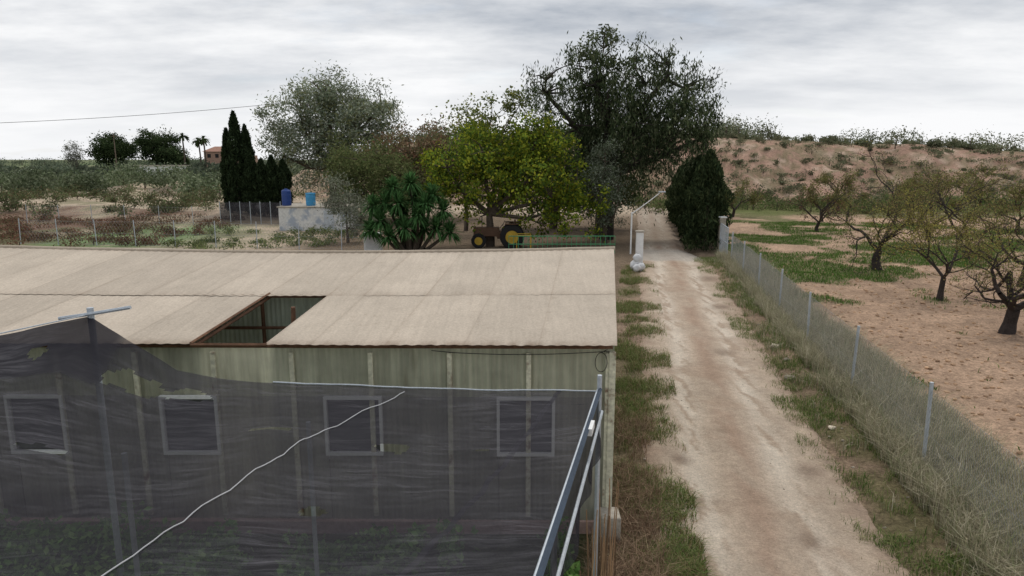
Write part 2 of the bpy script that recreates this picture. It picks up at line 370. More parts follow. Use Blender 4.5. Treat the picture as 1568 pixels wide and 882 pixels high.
x1=N(nt,'ShaderNodeMixShader');x1.inputs[0].default_value=.25;nt.links.new(d.outputs[0],x1.inputs[1]);nt.links.new(tl.outputs[0],x1.inputs[2])
r=N(nt,'ShaderNodeMapRange');r.inputs[3].default_value=.72;r.inputs[4].default_value=.88;nt.links.new(stm.outputs[0],r.inputs[0])
mm=N(nt,'ShaderNodeVertexColor',layer_name='Col').outputs[0]; sp=N(nt,'ShaderNodeSeparateColor');nt.links.new(mm,sp.inputs[0])
mx=N(nt,'ShaderNodeMath',operation='MAXIMUM'); nt.links.new(r.outputs[0],mx.inputs[0]); nt.links.new(sp.outputs[0],mx.inputs[1])
x2=N(nt,'ShaderNodeMixShader');nt.links.new(mx.outputs[0],x2.inputs[0]);nt.links.new(tp.outputs[0],x2.inputs[1]);nt.links.new(x1.outputs[0],x2.inputs[2]);nt.links.new(x2.outputs[0],o.inputs[0]); NET=m
zx=[-14,-8,-6.35,-5.2,-4.73,-4.2,-3.7,-2.57,-1.3,1.2]; zz_=[3.3,3.5,3.64,3.88,3.56,3.2,3.1,3.0,2.96,2.92]
def nz(x,y):
    top=np.interp(x,zx,zz_)
    d=(8.2-y)
    z=2.90+(top-2.90)*np.exp(-d/.9)
    z=z-.09*np.sin(np.pi*np.clip((x+2.6)/3.6,0,1))*np.sin(np.pi*np.clip(d/3.9,0,1))
    z=z-.12*np.sin(np.pi*np.clip((x+5.4)/2.8,0,1))*np.sin(np.pi*np.clip(d/4,0,1))
    z=z+.018*np.sin(y*9+2*vn(x,y,.8,3)*3)*fbm(x,y,1.5,19)+.06*(fbm(x,y*3,1.0,17)-.5)+.04*(fbm(x*.4,y*4,.4,27)-.5)
    return z
ex=lambda y:1.08-.235*(8.2-y)
uu=np.linspace(0,1,340); yy=np.arange(1.0,8.21,.04)
U,YY=np.meshgrid(uu,yy,indexing='ij'); XX=-14+(ex(YY)+14)*U**.8; YE=YY; ZZ=nz(XX,YE)
holes=[(-4.46,7.75,.40,.14),(-3.87,7.78,.22,.12),(-2.65,7.0,.22,.05),(-1.25,6.68,.2,.09),(-1.7,5.35,.13,.08),(-4.75,6.45,.26,.05),(-5.7,7.9,.12,.07),(-.3,6.62,.08,.03)]
F=gridF(*XX.shape)
cx=(XX[:-1,:-1]+XX[1:,1:])/2; cy=(YE[:-1,:-1]+YE[1:,1:])/2; keep=np.ones(cx.shape,bool)
for (a,b,ra,rb) in holes: keep&= (((cx-a)/ra)**2+((cy-b)/rb)**2)*(.45+1.1*vn(cx,cy,.09,5))>1
op=np.zeros(XX.shape)
op=np.maximum(op,.95*ss(7.35,7.6,YY)*(1-ss(-4.9,-4.5,XX)))
op=np.maximum(op,.90*np.exp(-((YY-7.42)/.03)**2))
op=np.maximum(op,.95*np.exp(-((XX+.20-(YY-6)*.36)/.06)**4))
for (a,b,ra,rb) in holes: op=np.maximum(op,.9*np.exp(-(((((XX-a)/ra)**2+((YE-b)/rb)**2)-1.4)/.5)**2))
mb=MB(); mb.add(np.stack([XX,YE,ZZ],-1).reshape(-1,3),F[keep],0,np.repeat(op.reshape(-1,1),3,1)); mb.build('net_fabric',[NET],net,smooth=True)
mb=MB(); yy=np.linspace(2,8.2,120); hh=np.linspace(0,1,30); A,B=np.meshgrid(yy,hh,indexing='ij')
low=1.9+.35*fbm(A,A*0,1.2,8); zc=2.9-(2.9-low)*B; xc=ex(A)+.02+.05*np.sin(A*6+B*3)*B
mb.add(np.stack([xc,A,zc],-1).reshape(-1,3),gridF(*A.shape).reshape(-1,4),0,(0.3,.3,.3)); mb.build('side_fabric',[NET],net,smooth=True)
mb=MB()
tube(mb,[(1.10,8.2,-.1),(1.10,8.2,3.14)],.03,8)
tube(mb,[(-5.2,8.22,-.1),(-5.2,8.22,4.0)],.04,8)
tube(mb,[(-5.55,8.15,3.88),(-5.2,8.15,3.93),(-4.66,8.15,4.02)],.024,6)
tube(mb,[(-5.2,8.1,3.93),(-9.5,4,3.4)],.008,5)
for (a,b) in ((-4.0,6.6),(-2.35,7.45),(-6.5,6.2),(-1.0,4.2),(.35,5.2)): tube(mb,[(a,b,-.1),(a,b,2.82)],.028,8)
tube(mb,[(ex(1),1,2.93),(ex(8.2),8.2,2.94)],.02,6)
tube(mb,[(ex(1)+.10,1,2.60),(ex(8.2)+.06,8.2,2.66)],.018,6)
P=[(x_,8.2,float(nz(np.array(x_),np.array(8.2)))+.012) for x_ in np.linspace(-3.0,1.1,30)]; tube(mb,P,.009,6)
mb.build('net_posts_and_rails',[STEEL],net,smooth=False)
mb=MB()
P=[(-3.3,3.2),(-2.9,4.3),(-2.64,5.27),(-2.3,6.4),(-2.03,7.05),(-1.27,8.2)]
ti=np.linspace(0,5,50); px_=np.interp(ti,range(6),[p[0] for p in P]); py_=np.interp(ti,range(6),[p[1] for p in P])
ker=np.ones(7)/7; px_=np.convolve(np.pad(px_,3,'edge'),ker,'valid');py_=np.convolve(np.pad(py_,3,'edge'),ker,'valid')
tube(mb,np.stack([px_,py_,nz(px_,py_)+.015],1),.0055,6,col=(.6,.6,.62)); 
box(mb,(ex(7.0)+.06,7.0,2.93),(.05,.26,.08),rz=-.23)
mb.build('white_cable',[WHITE],net)
STRAP=mat('blue_strap',(.05,.07,.10),.7)
mb=MB(); tube(mb,[(ex(1)+.03,1,2.95),(ex(8.2)+.03,8.2,2.96)],.026,4); mb.build('edge_strap',[STRAP],net)
CANE=mat('cane',(.22,.14,.08),.9)
mb=MB()
for i in range(26):
    y0=rng.uniform(7.0,8.6); x0=ex(y0)+rng.uniform(.0,.30); h=rng.uniform(.9,1.9)
    tube(mb,[(x0,y0,0),(x0+rng.uniform(-.1,.1),y0+rng.uniform(-.1,.1),h)],[.011,.006],5,0,np.array([1,1,1])*rng.uniform(.6,2.0))
mb.build('cane_stakes',[CANE],net)
mb=MB(); n=80000; Px=rng.uniform(-11,.9,n);Py=rng.uniform(3.5,9.4,n); k=fbm(Px,Py,1.1,201)>.38; Px=Px[k];Py=Py[k]
Pz=rng.random(len(Px))**1.1*.6; Pz*= (fbm(Px,Py,.8,203)*1.8)
leaves(mb,np.stack([Px,Py,Pz],1),.10,.065,palette(len(Px),[(.22,.40,.11),(.15,.28,.08),(.30,.46,.15)]),0)
mb.build('weeds',[LEAF])
# ------------------------------------------------------------ fences
def fence(name,p0,p1,h,spacing,mesh=.09,rad=.0016,post=.026):
    par=empty(name); L=math.hypot(p1[0]-p0[0],p1[1]-p0[1]); d=((p1[0]-p0[0])/L,(p1[1]-p0[1])/L)
    mb=MB(); s=0
    while s<=L:
        x,y=p0[0]+d[0]*s,p0[1]+d[1]*s; z=float(zt(x,y)); lx,ly=rng.uniform(-.05,.05,2)
        tube(mb,[(x,y,z-.2),(x+lx,y+ly,z+h+.08)],post,8); s+=spacing
    mb.build('posts',[STEEL],par,smooth=True)
    mb=MB(); s=np.arange(0,L-h*.6,mesh); sa=np.concatenate([s,s+h*.6]); sb=np.concatenate([s+h*.6,s])
    def pt(s): return p0[0]+d[0]*s-d[1]*.03, p0[1]+d[1]*s+d[0]*.03
    xa,ya=pt(sa);xb,yb=pt(sb); zg=zt(xa,ya)
    a=np.stack([xa,ya,zg+.02],1); c=np.stack([xb,yb,zg+h-.05],1)
    off=np.array([-d[1],d[0],0])*rad; of2=np.array([d[0],d[1],0])*rad
    V=np.stack([a+off,a-off+of2,a-off-of2,c+off,c-off+of2,c-off-of2],1).reshape(-1,3)
    b=np.arange(len(a))[:,None,None]*6; F=(b+np.array([[0,1,4,3],[1,2,5,4],[2,0,3,5]])[None]).reshape(-1,4)
    mb.add(V,F)
    for v in (.08,h*.5,h-.05):
        tube(mb,[(*pt(s_),float(zt(*pt(s_)))+v+.01*math.sin(s_)) for s_ in np.arange(0,L,1.5)],rad*1.5,4)
    mb.build('chain_link_mesh',[WIRE],par)
    return par
fence('wire_fence',(5.52+.1785*7.5,7.5),(5.52+.1785*38.5,38.5),1.72,4.42,mesh=.085,post=.034)
fence('wire_fence',(-34,47),(-8.5,43.5),1.7,2.9,mesh=.25,rad=.004,post=.03)
fence('wire_fence',(-44,62),(-26,60),1.6,3.2,mesh=.3,rad=.004)
# ------------------------------------------------------------ tree generators
def blobtree(name,base,trunk_h,ells,nclump,nleaf,cr,L,W,pal,trunk_r=.3,down=0,barkm=BARK,stretch=1,wts=None,outl=.12,limb=.5,par=None,var=.35,lean=(0,0),rp=.42,narrow=1):
    mb=MB(); bx,by=base; bz=float(zt(bx,by))
    w=np.array([e[3]*e[4]*e[5] for e in ells]); w=w/w.sum()
    cen=[]
    for i in range(nclump):
        e=ells[rng.choice(len(ells),p=w)]
        v=rng.normal(size=3); v/=np.linalg.norm(v); r=rng.random()**rp
        if rng.random()<outl: r*=rng.uniform(1.05,1.32)
        cen.append((e[0]+v[0]*e[3]*r,e[1]+v[1]*e[4]*r,e[2]+v[2]*e[5]*r))
    cen=np.array(cen); cen[:,2]=np.maximum(cen[:,2],bz+.5)
    top=np.array([bx+lean[0],by+lean[1],bz+trunk_h])
    tp=[np.array([bx,by,bz-.2])+(top-np.array([bx,by,bz-.2]))*t+np.array([math.sin(t*4)*.06,math.cos(t*5)*.06,0])*trunk_h*.3 for t in np.linspace(0,1,6)]
    tp[0]=np.array([bx,by,bz-.3]); tube(mb,tp,np.linspace(trunk_r*1.25,trunk_r*.75,6),10)
    main=[]
    for e in ells:
        c=np.array(e[:3]); mid=(tp[-1]+c)/2+rng.normal(size=3)*.3
        tube(mb,[tp[-1],mid,c,c+np.array([0,0,e[5]*.6])],[trunk_r*.65,trunk_r*.45,trunk_r*.28,.03],6); main+= [tp[-1],mid,c,c+np.array([0,0,e[5]*.5])]
    main=np.array(main)
    for c in cen[rng.random(nclump)<limb]:
        dd=np.linalg.norm(main-c,axis=1)+ (main[:,2]>c[2])*1.5; q=main[dd.argmin()]
        mid=(q+c)/2+rng.normal(size=3)*.12*np.linalg.norm(c-q)+np.array([0,0,.08*np.linalg.norm(c-q)])
        tube(mb,[q,mid,c],[trunk_r*.22,trunk_r*.12,.012],4,cap=False)
    P=[];C=[]
    tint=rng.uniform(1-var,1+var,nclump)
    for c,t in zip(cen,tint):
        nn=int(nleaf*rng.uniform(.4,1.6)); g=rng.normal(size=(nn,3))*cr*rng.uniform(.6,1.3)*np.array([narrow,narrow,stretch*.8])
        if down: g[:,2]-=abs(g[:,2])*down*.5
        P.append(c+g); C.append(palette(nn,pal,wts)*t)
    P=np.concatenate(P);C=np.concatenate(C); k=P[:,2]>bz+.15
    leaves(mb,P[k],L,W,C[k],1,down=down)
    return mb.build(name,[barkm,LEAF],par)
G1=[(.052,.075,.036),(.08,.105,.05),(.125,.145,.08),(.032,.047,.024)]
blobtree('pepper_tree',(6.9,50),4.5,[(9.4,50,8.6,4.6,4.2,4.6),(6.0,50.5,11.0,3.2,3.0,3.0),(12.3,50.5,9.0,2.9,3.0,3.5),(2.4,50.5,10.4,2.6,2.4,1.9),(7.3,51,6.6,4.4,3.6,3.0),(14.1,51,7.4,1.6,2.0,3.0),(11.0,50,11.6,2.4,2.2,1.4)],460,78,.5,.30,.075,G1,.45,down=1.0,stretch=2.3,narrow=.52,outl=.26,barkm=DBARK,rp=.55,var=.45)
blobtree('poplar_tree',(6.4,51.5),6,[(6.6,51.5,13.6,1.3,1.3,1.9),(4.9,51.5,12.4,1.2,1.2,1.4),(9.0,51.5,13.0,1.2,1.2,.9),(5.6,51.5,9.5,1.6,1.5,3)],80,50,.33,.22,.13,[(.08,.10,.05),(.115,.135,.07),(.055,.07,.035)],.2,outl=.35)
G2=[(.15,.21,.03),(.22,.26,.03),(.10,.155,.025),(.29,.30,.035),(.06,.10,.025)]
blobtree('mulberry_tree',(-1.5,46),2.2,[(-1.8,46,4.7,4.2,3.4,2.6),(1.8,46,5.0,3.4,3.0,2.6),(-.6,46.5,6.8,3.0,2.4,1.9),(-4.4,46.5,5.2,1.9,1.8,1.7),(4.2,45.5,3.2,2.1,2.0,1.9),(2.6,45,2.4,3.0,1.9,1.9),(1.7,46.5,7.2,1.8,1.6,1.5)],340,75,.36,.21,.13,G2,.28,outl=.33,rp=.5,var=.45)
blobtree('olive_tree',(6.4,47),1.4,[(5.9,47,3.6,1.6,1.6,2.4),(6.3,47,5.6,1.1,1.1,1.5),(7.2,46.5,3.0,1.0,1,1.8)],90,90,.33,.18,.05,[(.26,.29,.22),(.17,.20,.14),(.10,.13,.07)],.16,outl=.25)
blobtree('eucalyptus_tree',(-19.5,75),4.5,[(-22.5,75,9.2,4.6,4,3.8),(-16.5,75,9.0,4.4,4,3.9),(-19.5,75,12.0,4.4,4,2.8),(-24.5,75,6.0,2.8,2.5,2.8),(-19.0,76,5.4,5.2,4,3.0),(-14,75,11.2,2.0,2,2.2)],380,100,.6,.38,.11,[(.24,.28,.20),(.33,.355,.27),(.16,.20,.13),(.20,.21,.10)],.42,outl=.28,rp=.5)
blobtree('autumn_tree',(-9,68),3,[(-10,68,6.2,4.6,3,2.6),(-5,68,7.0,4.0,3,2.5),(-7.2,68,4.0,6,3,2.8)],220,75,.6,.28,.14,[(.25,.14,.09),(.20,.14,.09),(.27,.21,.11),(.16,.16,.08)],.25,outl=.2)
blobtree('broadleaf_tree',(-13,64),2,[(-13.5,64,4.0,3.4,3,3.4),(-10,62,3.0,3.2,3,2.6),(-15.6,66,4.6,2.4,3,3.2)],210,95,.55,.26,.12,[(.13,.15,.06),(.17,.18,.08),(.09,.12,.045)],.25,outl=.2)
blobtree('broadleaf_tree',(3.5,58),3,[(2.8,58,5.2,5.0,3,3.8),(7,58,4.6,4,3,3.8)],200,90,.6,.33,.14,[(.06,.085,.03),(.08,.10,.045),(.11,.12,.05)],.3)
blobtree('poplar_tree',(-3.8,56),4,[(-3.6,56,8.0,1.8,2,2.2),(-1.6,56,9.0,1.4,1.4,1.9),(.6,56,10,1.2,1.2,1.5)],80,45,.38,.24,.15,[(.19,.23,.09),(.25,.26,.08),(.12,.15,.06)],.16,outl=.4)
blobtree('silver_shrub',(-11.6,48),1,[(-11.4,48,2.2,1.2,1.2,1.7),(-12.4,48.5,3.2,.9,1,1.4),(-10.6,48,1.6,1.0,1,1.2)],70,70,.33,.22,.05,[(.22,.24,.18),(.14,.16,.11),(.30,.31,.24)],.10,outl=.3)
def cypress(name,x,y,h,r,n,pal=((.022,.034,.016),(.03,.045,.02),(.015,.025,.012))):
    mb=MB(); z=float(zt(x,y)); tube(mb,[(x,y,z-.2),(x,y,z+h*.9)],[.16,.03],6)
    t=rng.random(n)**.8; a=rng.uniform(0,2*np.pi,n); prof=r*np.minimum(1,(1-t)*3.0)**.7*(.75+.25*np.minimum(1,t*8))
    rr=prof*(.55+.5*rng.random(n)**.5)*(1+.25*np.sin(a*3+t*9)+.12*np.sin(t*31+x))
    P=np.stack([x+rr*np.cos(a),y+rr*np.sin(a),z+.25+t*h],1)
    leaves(mb,P,.40,.12,palette(n,pal,var=.4),1,down=-.9); return mb.build(name,[BARK,LEAF])
CP=((.032,.048,.024),(.045,.065,.03),(.022,.034,.016))
cypress('cypress_tree',-26.6,67,9.4,.7,6500,CP); cypress('cypress_tree',-27.6,67.5,7.8,.6,5000,CP); cypress('cypress_tree',-25.7,67.3,8.2,.6,5000,CP)
for i,(x,y,h) in enumerate([(-24.9,66,5.6),(-23.9,66,5.1),(-22.9,66,5.5),(-21.9,66.2,5.2)]): cypress('cypress_tree',x,y,h,.66,4500,CP)
mb=MB()
for i in range(9):
    t=i/8; x=12.55+4.4*t; y=44.0+25*t; h=(6.2,5.2,5.9,5.0,5.6,5.0,5.3,4.7,5)[i]
    tube(mb,[(x,y,0),(x,y,h*.8)],[.14,.04],6)
    n=7000; tt=rng.random(n)**.8; a=rng.uniform(0,2*np.pi,n); r=1.1*np.minimum(1,(1-tt)*2.2)**.6*(.5+.6*rng.random(n)**.5)*(1+.22*np.sin(a*4+tt*8)+.14*np.sin(tt*25+i))
    leaves(mb,np.stack([x+r*np.cos(a),y+r*np.sin(a)*1.3,.1+tt*h],1),.34,.10,palette(n,[(.028,.043,.021),(.042,.06,.027),(.068,.088,.04)],var=.4),1,down=-.8)
mb.build('cypress_hedge',[BARK,LEAF])
mb=MB()
heads=[(-8.7,43,2.9),(-7.5,43.3,4.0),(-6.3,43,4.3),(-5.0,43.2,3.6),(-4.3,43,2.6),(-7.0,42.4,3.1),(-5.8,42.2,2.4),(-8.2,42.4,2.0),(-6.6,42,1.6),(-4.7,42.3,1.6),(-7.6,42,1.1),(-6.2,43.5,3.4),(-5.4,42.6,3.0),(-3.9,42.6,1.3),(-8.9,42.7,1.4),(-7.9,43,3.1),(-6.9,43,2.2),(-5.5,43,1.4)]
for hx,hy,hz in heads:
    bx=-6.4+(hx+6.4)*.25; by=43.1+(hy-42.9)*.3
    tube(mb,[(bx,by,-.1),((bx+hx)/2+.1,(by+hy)/2+.2,hz*.5),(hx,hy+.1,hz)],[.13,.10,.07],7)
    for k in range(210):
        el=rng.uniform(-.8,1.5); az=rng.uniform(0,2*np.pi); Lf=rng.uniform(.75,1.15)
        d=np.array([math.cos(az)*math.cos(el),math.sin(az)*math.cos(el),math.sin(el)]); c0=np.array([hx,hy,hz]); s_=np.cross(d,[0,0,1.]); s_/=np.linalg.norm(s_)+1e-6; s_*=.05
        p1=c0+d*Lf*.55; p2=c0+d*Lf+np.array([0,0,-.2*Lf]); g=rng.uniform(.5,1.5)
        mb.add([c0-s_*.6,c0+s_*.6,p1+s_,p1-s_,p2],[(0,1,2,3)],1,np.array((.08,.175,.06))*g); mb.F.append((np.array([[3,2,4]])+mb.n-5,1))
mb.build('yucca_plant',[BARK,LEAF])
# ------------------------------------------------------------ almond trees
def grow(mb,p,d,L,r,depth,tips,sp,upb):
    pts=[p]; q=p.copy(); dd=d.copy()
    for i in range(3):
        dd=dd+rng.normal(size=3)*.2+np.array([0,0,upb]); dd/=np.linalg.norm(dd); q=q+dd*L/3; pts.append(q.copy())
    tube(mb,pts,np.linspace(r,r*.62,4),6 if depth>3 else (4 if depth>1 else 3),cap=False)
    tips.append((q,depth)); tips.append((pts[2],depth))
    if depth==0: return
    for k in range(2 if rng.random()<.35 else 3):
        nd=dd+rng.normal(size=3)*sp; nd[2]=nd[2]*.85+.10; nd/=np.linalg.norm(nd)
        st=pts[rng.integers(1,4)] if k else q
        grow(mb,np.array(st),nd,L*rng.uniform(.62,.85),max(.006,r*.6 if not k else r*.48),depth-1,tips,sp,upb)
def almond(x,y,h,r,depth,nleaf,pal,L=.07,W=.035,name='almond_tree',sp=.5,nl=3):
    mb=MB(); tips=[]; z=float(zt(x,y)); b=np.array([x,y,z-.1]); f=b+np.array([rng.uniform(-.2,.2),rng.uniform(-.15,.15),h*.20])
    tube(mb,[b,(b+f)/2+rng.normal(size=3)*.04,f],[r*1.4,r,r*.95],9)
    for k in range(nl):
        a=k*2*math.pi/nl+rng.uniform(-.5,.5); d=np.array([math.cos(a)*.75,math.sin(a)*.75,.7]); grow(mb,f,d/np.linalg.norm(d),h*.27*rng.uniform(.8,1.2),r*.6,depth,tips,sp,.07)
    T=np.array([t for t,dp in tips]); T=T[T[:,2]>z+h*.26]
    if nleaf and len(T):
        wt=rng.random(len(T))**1.5; i=rng.choice(len(T),nleaf,p=wt/wt.sum()); P=T[i]+rng.normal(size=(nleaf,3))*.15
        leaves(mb,P,L,W,palette(nleaf,pal,var=.4),1)
    return mb.build(name,[DBARK,LEAF])
AL=[(.20,.20,.07),(.26,.23,.09),(.15,.18,.06),(.20,.14,.08)]
almond(16.8,22.5,4.5,.20,5,6500,AL,.065,.032,sp=.6,nl=4); almond(19.3,35.6,6.0,.20,5,4200,AL,.09,.045,sp=.55); almond(17.9,28,5.2,.11,5,7500,[(.32,.29,.08),(.23,.22,.07),(.18,.14,.07)],.075,.04,sp=.45)
almond(24.6,55,4.4,.13,4,900,[(.16,.08,.06),(.12,.08,.05)],.12,.06); almond(23.5,31,5.6,.17,5,4500,AL,.08,.04,sp=.55); almond(26.8,40,5.8,.17,5,3200,AL,.1,.05)
for (x,y,h) in [(30,49,5.4),(37,62,5.4),(22.5,70,4.2),(35,74,5.4),(43,70,5.6),(40,54,5.4),(52,76,5.6),(29,64,4.6)]:
    almond(x,y,h,.15,4,2200,[(.16,.18,.06),(.20,.19,.07),(.17,.13,.07)],.17,.09)
# ------------------------------------------------------------ masses of shrubs
def mass(name,pts,nl,pal,L,W,var=.3):
    mb=MB(); P=[];C=[]
    for (x,y,r,h) in pts:
        z=float(zt(x,y)); n=int(nl*rng.uniform(.7,1.3)); k=rng.integers(4,9); t=rng.uniform(1-var,1+var)
        tube(mb,[(x,y,z-.1),(x,y,z+h*.5)],[.05*r,.03*r],3,cap=False)
        cc=np.stack([rng.normal(size=k)*r*.42,rng.normal(size=k)*r*.42,h*(.20+.5*rng.random(k))],1)
        i=rng.integers(0,k,n); g=rng.normal(size=(n,3))*np.array([r*.33,r*.33,h*.18])
        p=cc[i]+g+np.array([x,y,z]); p[:,2]=np.maximum(p[:,2],z+.03); P.append(p); tc_=rng.uniform(.75,1.25,k)
        C.append(palette(n,pal)*(t*tc_[i])[:,None])
    leaves(mb,np.concatenate(P),L,W,np.concatenate(C),1); return mb.build(name,[BARK,LEAF])
OL=[(.17,.20,.12),(.22,.25,.165),(.12,.15,.085),(.09,.12,.06)]
pts=[(x+rng.uniform(-1.4,1.4),y+rng.uniform(-1,1),rng.uniform(2.2,3.1),rng.uniform(2.5,3.8)) for y in range(92,132,8) for x in np.arange(-118,-34,5.0) if not(-58<x<-44 and y<98)]
mass('olive_orchard',pts,800,OL,.42,.21)
pts=[(rng.uniform(-75,-26),rng.uniform(64,92),rng.uniform(.6,1.7),rng.uniform(.6,1.9)) for i in range(105)]
mass('dry_shrubs',pts,230,[(.14,.17,.08),(.10,.13,.06),(.17,.17,.10),(.15,.12,.07)],.25,.12)
pts=[(rng.uniform(-52,-24),rng.uniform(46,64),rng.uniform(.5,1.3),rng.uniform(.3,.9)) for i in range(170)]
mass('red_brown_weeds',pts,140,[(.19,.09,.065),(.14,.08,.055),(.14,.13,.07),(.19,.14,.085)],.20,.07)
pts=[(rng.uniform(-24,-12),rng.uniform(44,55),rng.uniform(.4,.9),rng.uniform(.3,.8)) for i in range(40)]
mass('yard_weeds',pts,130,[(.13,.17,.07),(.18,.20,.09)],.2,.07)
pts=[(rng.uniform(-20,140),86+34*rng.random(),rng.uniform(.4,1.1)*(1 if rng.random()<.7 else 2.2),rng.uniform(.4,1.0)*(1 if rng.random()<.7 else 1.8)) for i in range(900)]
mass('hillside_scrub',pts,100,[(.17,.18,.11),(.13,.15,.085),(.21,.195,.125)],.30,.14)
pts=[]; cl=rng.uniform(-25,160,45)
for i in range(320):
    tall=rng.random()<.3; x=(cl[rng.integers(0,45)]+rng.normal()*1.8) if tall else rng.uniform(-25,160); h=rng.uniform(2.2,4.6) if tall else rng.uniform(.6,1.7)
    pts.append((x,rng.uniform(115,138),h*.8,h))
mass('ridge_trees',pts,260,[(.18,.20,.12),(.14,.165,.09),(.25,.25,.17),(.11,.13,.07)],.38,.19,var=.4)
pts=[(x,rng.uniform(74,88),rng.uniform(1,2.6),rng.uniform(.7,2.2)) for x in rng.uniform(15,110,200)]
mass('field_edge_shrubs',pts,200,[(.10,.14,.05),(.14,.17,.07),(.18,.16,.09)],.3,.14)
pts=[(rng.uniform(-330,-50),rng.uniform(140,330),rng.uniform(2,4),rng.uniform(2,4.2)) for i in range(280)]+[(rng.uniform(-145,-90),rng.uniform(242,262),rng.uniform(3,5),rng.uniform(3,5.5)) for i in range(26)]+[(rng.uniform(-900,100),rng.uniform(400,800),rng.uniform(7,14),rng.uniform(4,8)) for i in range(260)]
pts=[p for p in pts if not (-128<p[0]*236/p[1]<-110 and p[1]<236)]
mass('distant_tree_line',pts,200,[(.12,.145,.10),(.095,.12,.08),(.15,.17,.12)],1.1,.65)  # far foliage colours desaturated to stand in for haze
def pine(x,y,h,r): 
    blobtree('pine_tree',(x,y),h*.45,[(x,y,h*.68,r,r,h*.28),(x-r*.4,y,h*.5,r*.7,r*.7,h*.26),(x+r*.45,y,h*.52,r*.65,r*.7,h*.26)],110,110,r*.15,.8,.35,[(.05,.075,.03),(.075,.10,.045),(.035,.055,.025)],.5,outl=.2)
pine(-143,250,15,6.8); pine(-137,268,17.5,7.5); pine(-128,262,10,5)
blobtree('bare_tree',(-157,250),5,[(-157,250,8,3,3,5)],50,40,.8,.6,.2,[(.2,.2,.16),(.16,.16,.13)],.25)
def palm(x,y,h):
    mb=MB(); z=float(zt(x,y)); tube(mb,[(x,y,z),(x+.3,y,z+h*.5),(x,y,z+h)],[.35,.28,.25],8)
    for k in range(40):
        az=rng.uniform(0,2*np.pi); el=rng.uniform(-.5,1.2); d=np.array([math.cos(az)*math.cos(el),math.sin(az)*math.cos(el),math.sin(el)])
        c0=np.array([x,y,z+h]); pts=[c0+d*t*2.6+np.array([0,0,-1.4*t*t]) for t in np.linspace(0,1,6)]
        for a,b in zip(pts[:-1],pts[1:]):
            s_=np.cross(b-a,[0,0,1.]); s_/=np.linalg.norm(s_)+1e-6; s_*=.28
            mb.add([a-s_,a+s_,b+s_,b-s_],[(0,1,2,3)],1,np.array((.06,.085,.035))*rng.uniform(.6,1.3))
    mb.build('palm_tree',[BARK,LEAF])
palm(-118,250,14); palm(-115,256,12.5); palm(-110.5,250,13)
# ------------------------------------------------------------ buildings far left
hs=empty('terracotta_house'); TER=mat('terracotta_render',(.42,.27,.20),.9); TIL=mat('roof_tile',(.34,.19,.14),.9,((3,.2),(10,.3)))
H1=8.6
mb=MB(); box(mb,(-112,272,H1/2),(13,9,H1)); box(mb,(-103,271,3.6),(5,7,7.2)); mb.build('walls',[TER],hs)
rf=[(-119.1,267,H1),(-104.9,267,H1),(-104.9,277,H1),(-119.1,277,H1),(-116,272,H1+2),(-108,272,H1+2)]
mb=MB(); mb.add(rf,[(0,1,5,4),(2,3,4,5)],0); mb.add(rf,[(1,2,5),(3,0,4)],0); mb.build('roof',[TIL],hs)
mb=MB()
for zc in (3.4,7.0):
    for xc in (-116.5,-113.5,-110.5,-107.5): box(mb,(xc,267.46,zc),(1.3,.12,1.4))
mb.build('windows',[DARK],hs)
wh=empty('white_farm_building'); mb=MB(); box(mb,(-119,236,1.75),(15,6,3.5)); mb.build('walls',[WHITE],wh)
mb=MB(); box(mb,(-119,236,3.62),(16,7,.2)); mb.build('roof',[CONC],wh); mb=MB()
for xc in (-124,-119,-115): box(mb,(xc,232.96,1.3),(1.2,.1,2.0))
mb.build('doors',[DARK],wh)
wd=empty('water_deposit_building'); PL=mat('whitewashed_wall',(.66,.66,.64),.9,((1,.12),(6,.15)),.3,10,stain=((.30,.36,.45),1.3,.5,.62,.75))
mb=MB(); box(mb,(-16.3,58,.95),(5.6,4,1.9)); mb.build('walls',[PL],wd,bevel=.03)
mb=MB(); box(mb,(-16.3,58,1.95),(5.8,4.2,.10)); mb.build('roof_slab',[CONC],wd,bevel=.02)
mb=MB(); box(mb,(-15,55.97,.9),(.8,.05,1.5)); mb.build('metal_hatch',[STEEL],wd)
def lathe(mb,c,prof,n=24,col=(1,1,1)):
    V=[];F=[]
    for r,z in prof:
        for k in range(n): a=2*math.pi*k/n; V.append((c[0]+r*math.cos(a),c[1]+r*math.sin(a),c[2]+z))
    for i in range(len(prof)-1):
        for k in range(n): F.append((i*n+k,i*n+(k+1)%n,(i+1)*n+(k+1)%n,(i+1)*n+k))
    mb.add(V,F,0,col); mb.add(V[-n:],[tuple(range(n))],0,col)
B1=mat('blue_plastic',(.025,.06,.22),.4); B2=mat('light_blue_plastic',(.06,.30,.55),.45)
mb=MB(); lathe(mb,(-18.7,57,2.0),[(.36,0),(.38,.05),(.38,.4),(.40,.43),(.38,.46),(.38,.85),(.40,.88),(.38,.91),(.38,1.2),(.30,1.3),(.14,1.33),(.14,1.4)]); mb.build('blue_drum',[B1],smooth=False)
mb=MB(); lathe(mb,(-16.7,57,2.0),[(.36,0),(.38,.05),(.40,.35),(.38,.38),(.40,.72),(.38,.75),(.38,.95),(.42,.97),(.42,1.03),(.1,1.06)]); mb.build('water_tank',[B2],smooth=False)
mb=MB(); box(mb,(-8.9,43.6,.55),(1.1,.6,1.1)); box(mb,(-8.9,43.28,.6),(.9,.03,.8),col=(.85,.85,.85)); box(mb,(-8.9,43.6,1.13),(1.2,.7,.06)); mb.build('white_cabinet',[WHITE],bevel=.02)
mb=MB(); 
for s in range(9): tube(mb,[(-26+.9*s,61,0),(-26+.9*s,61,2.1)],.03,6)
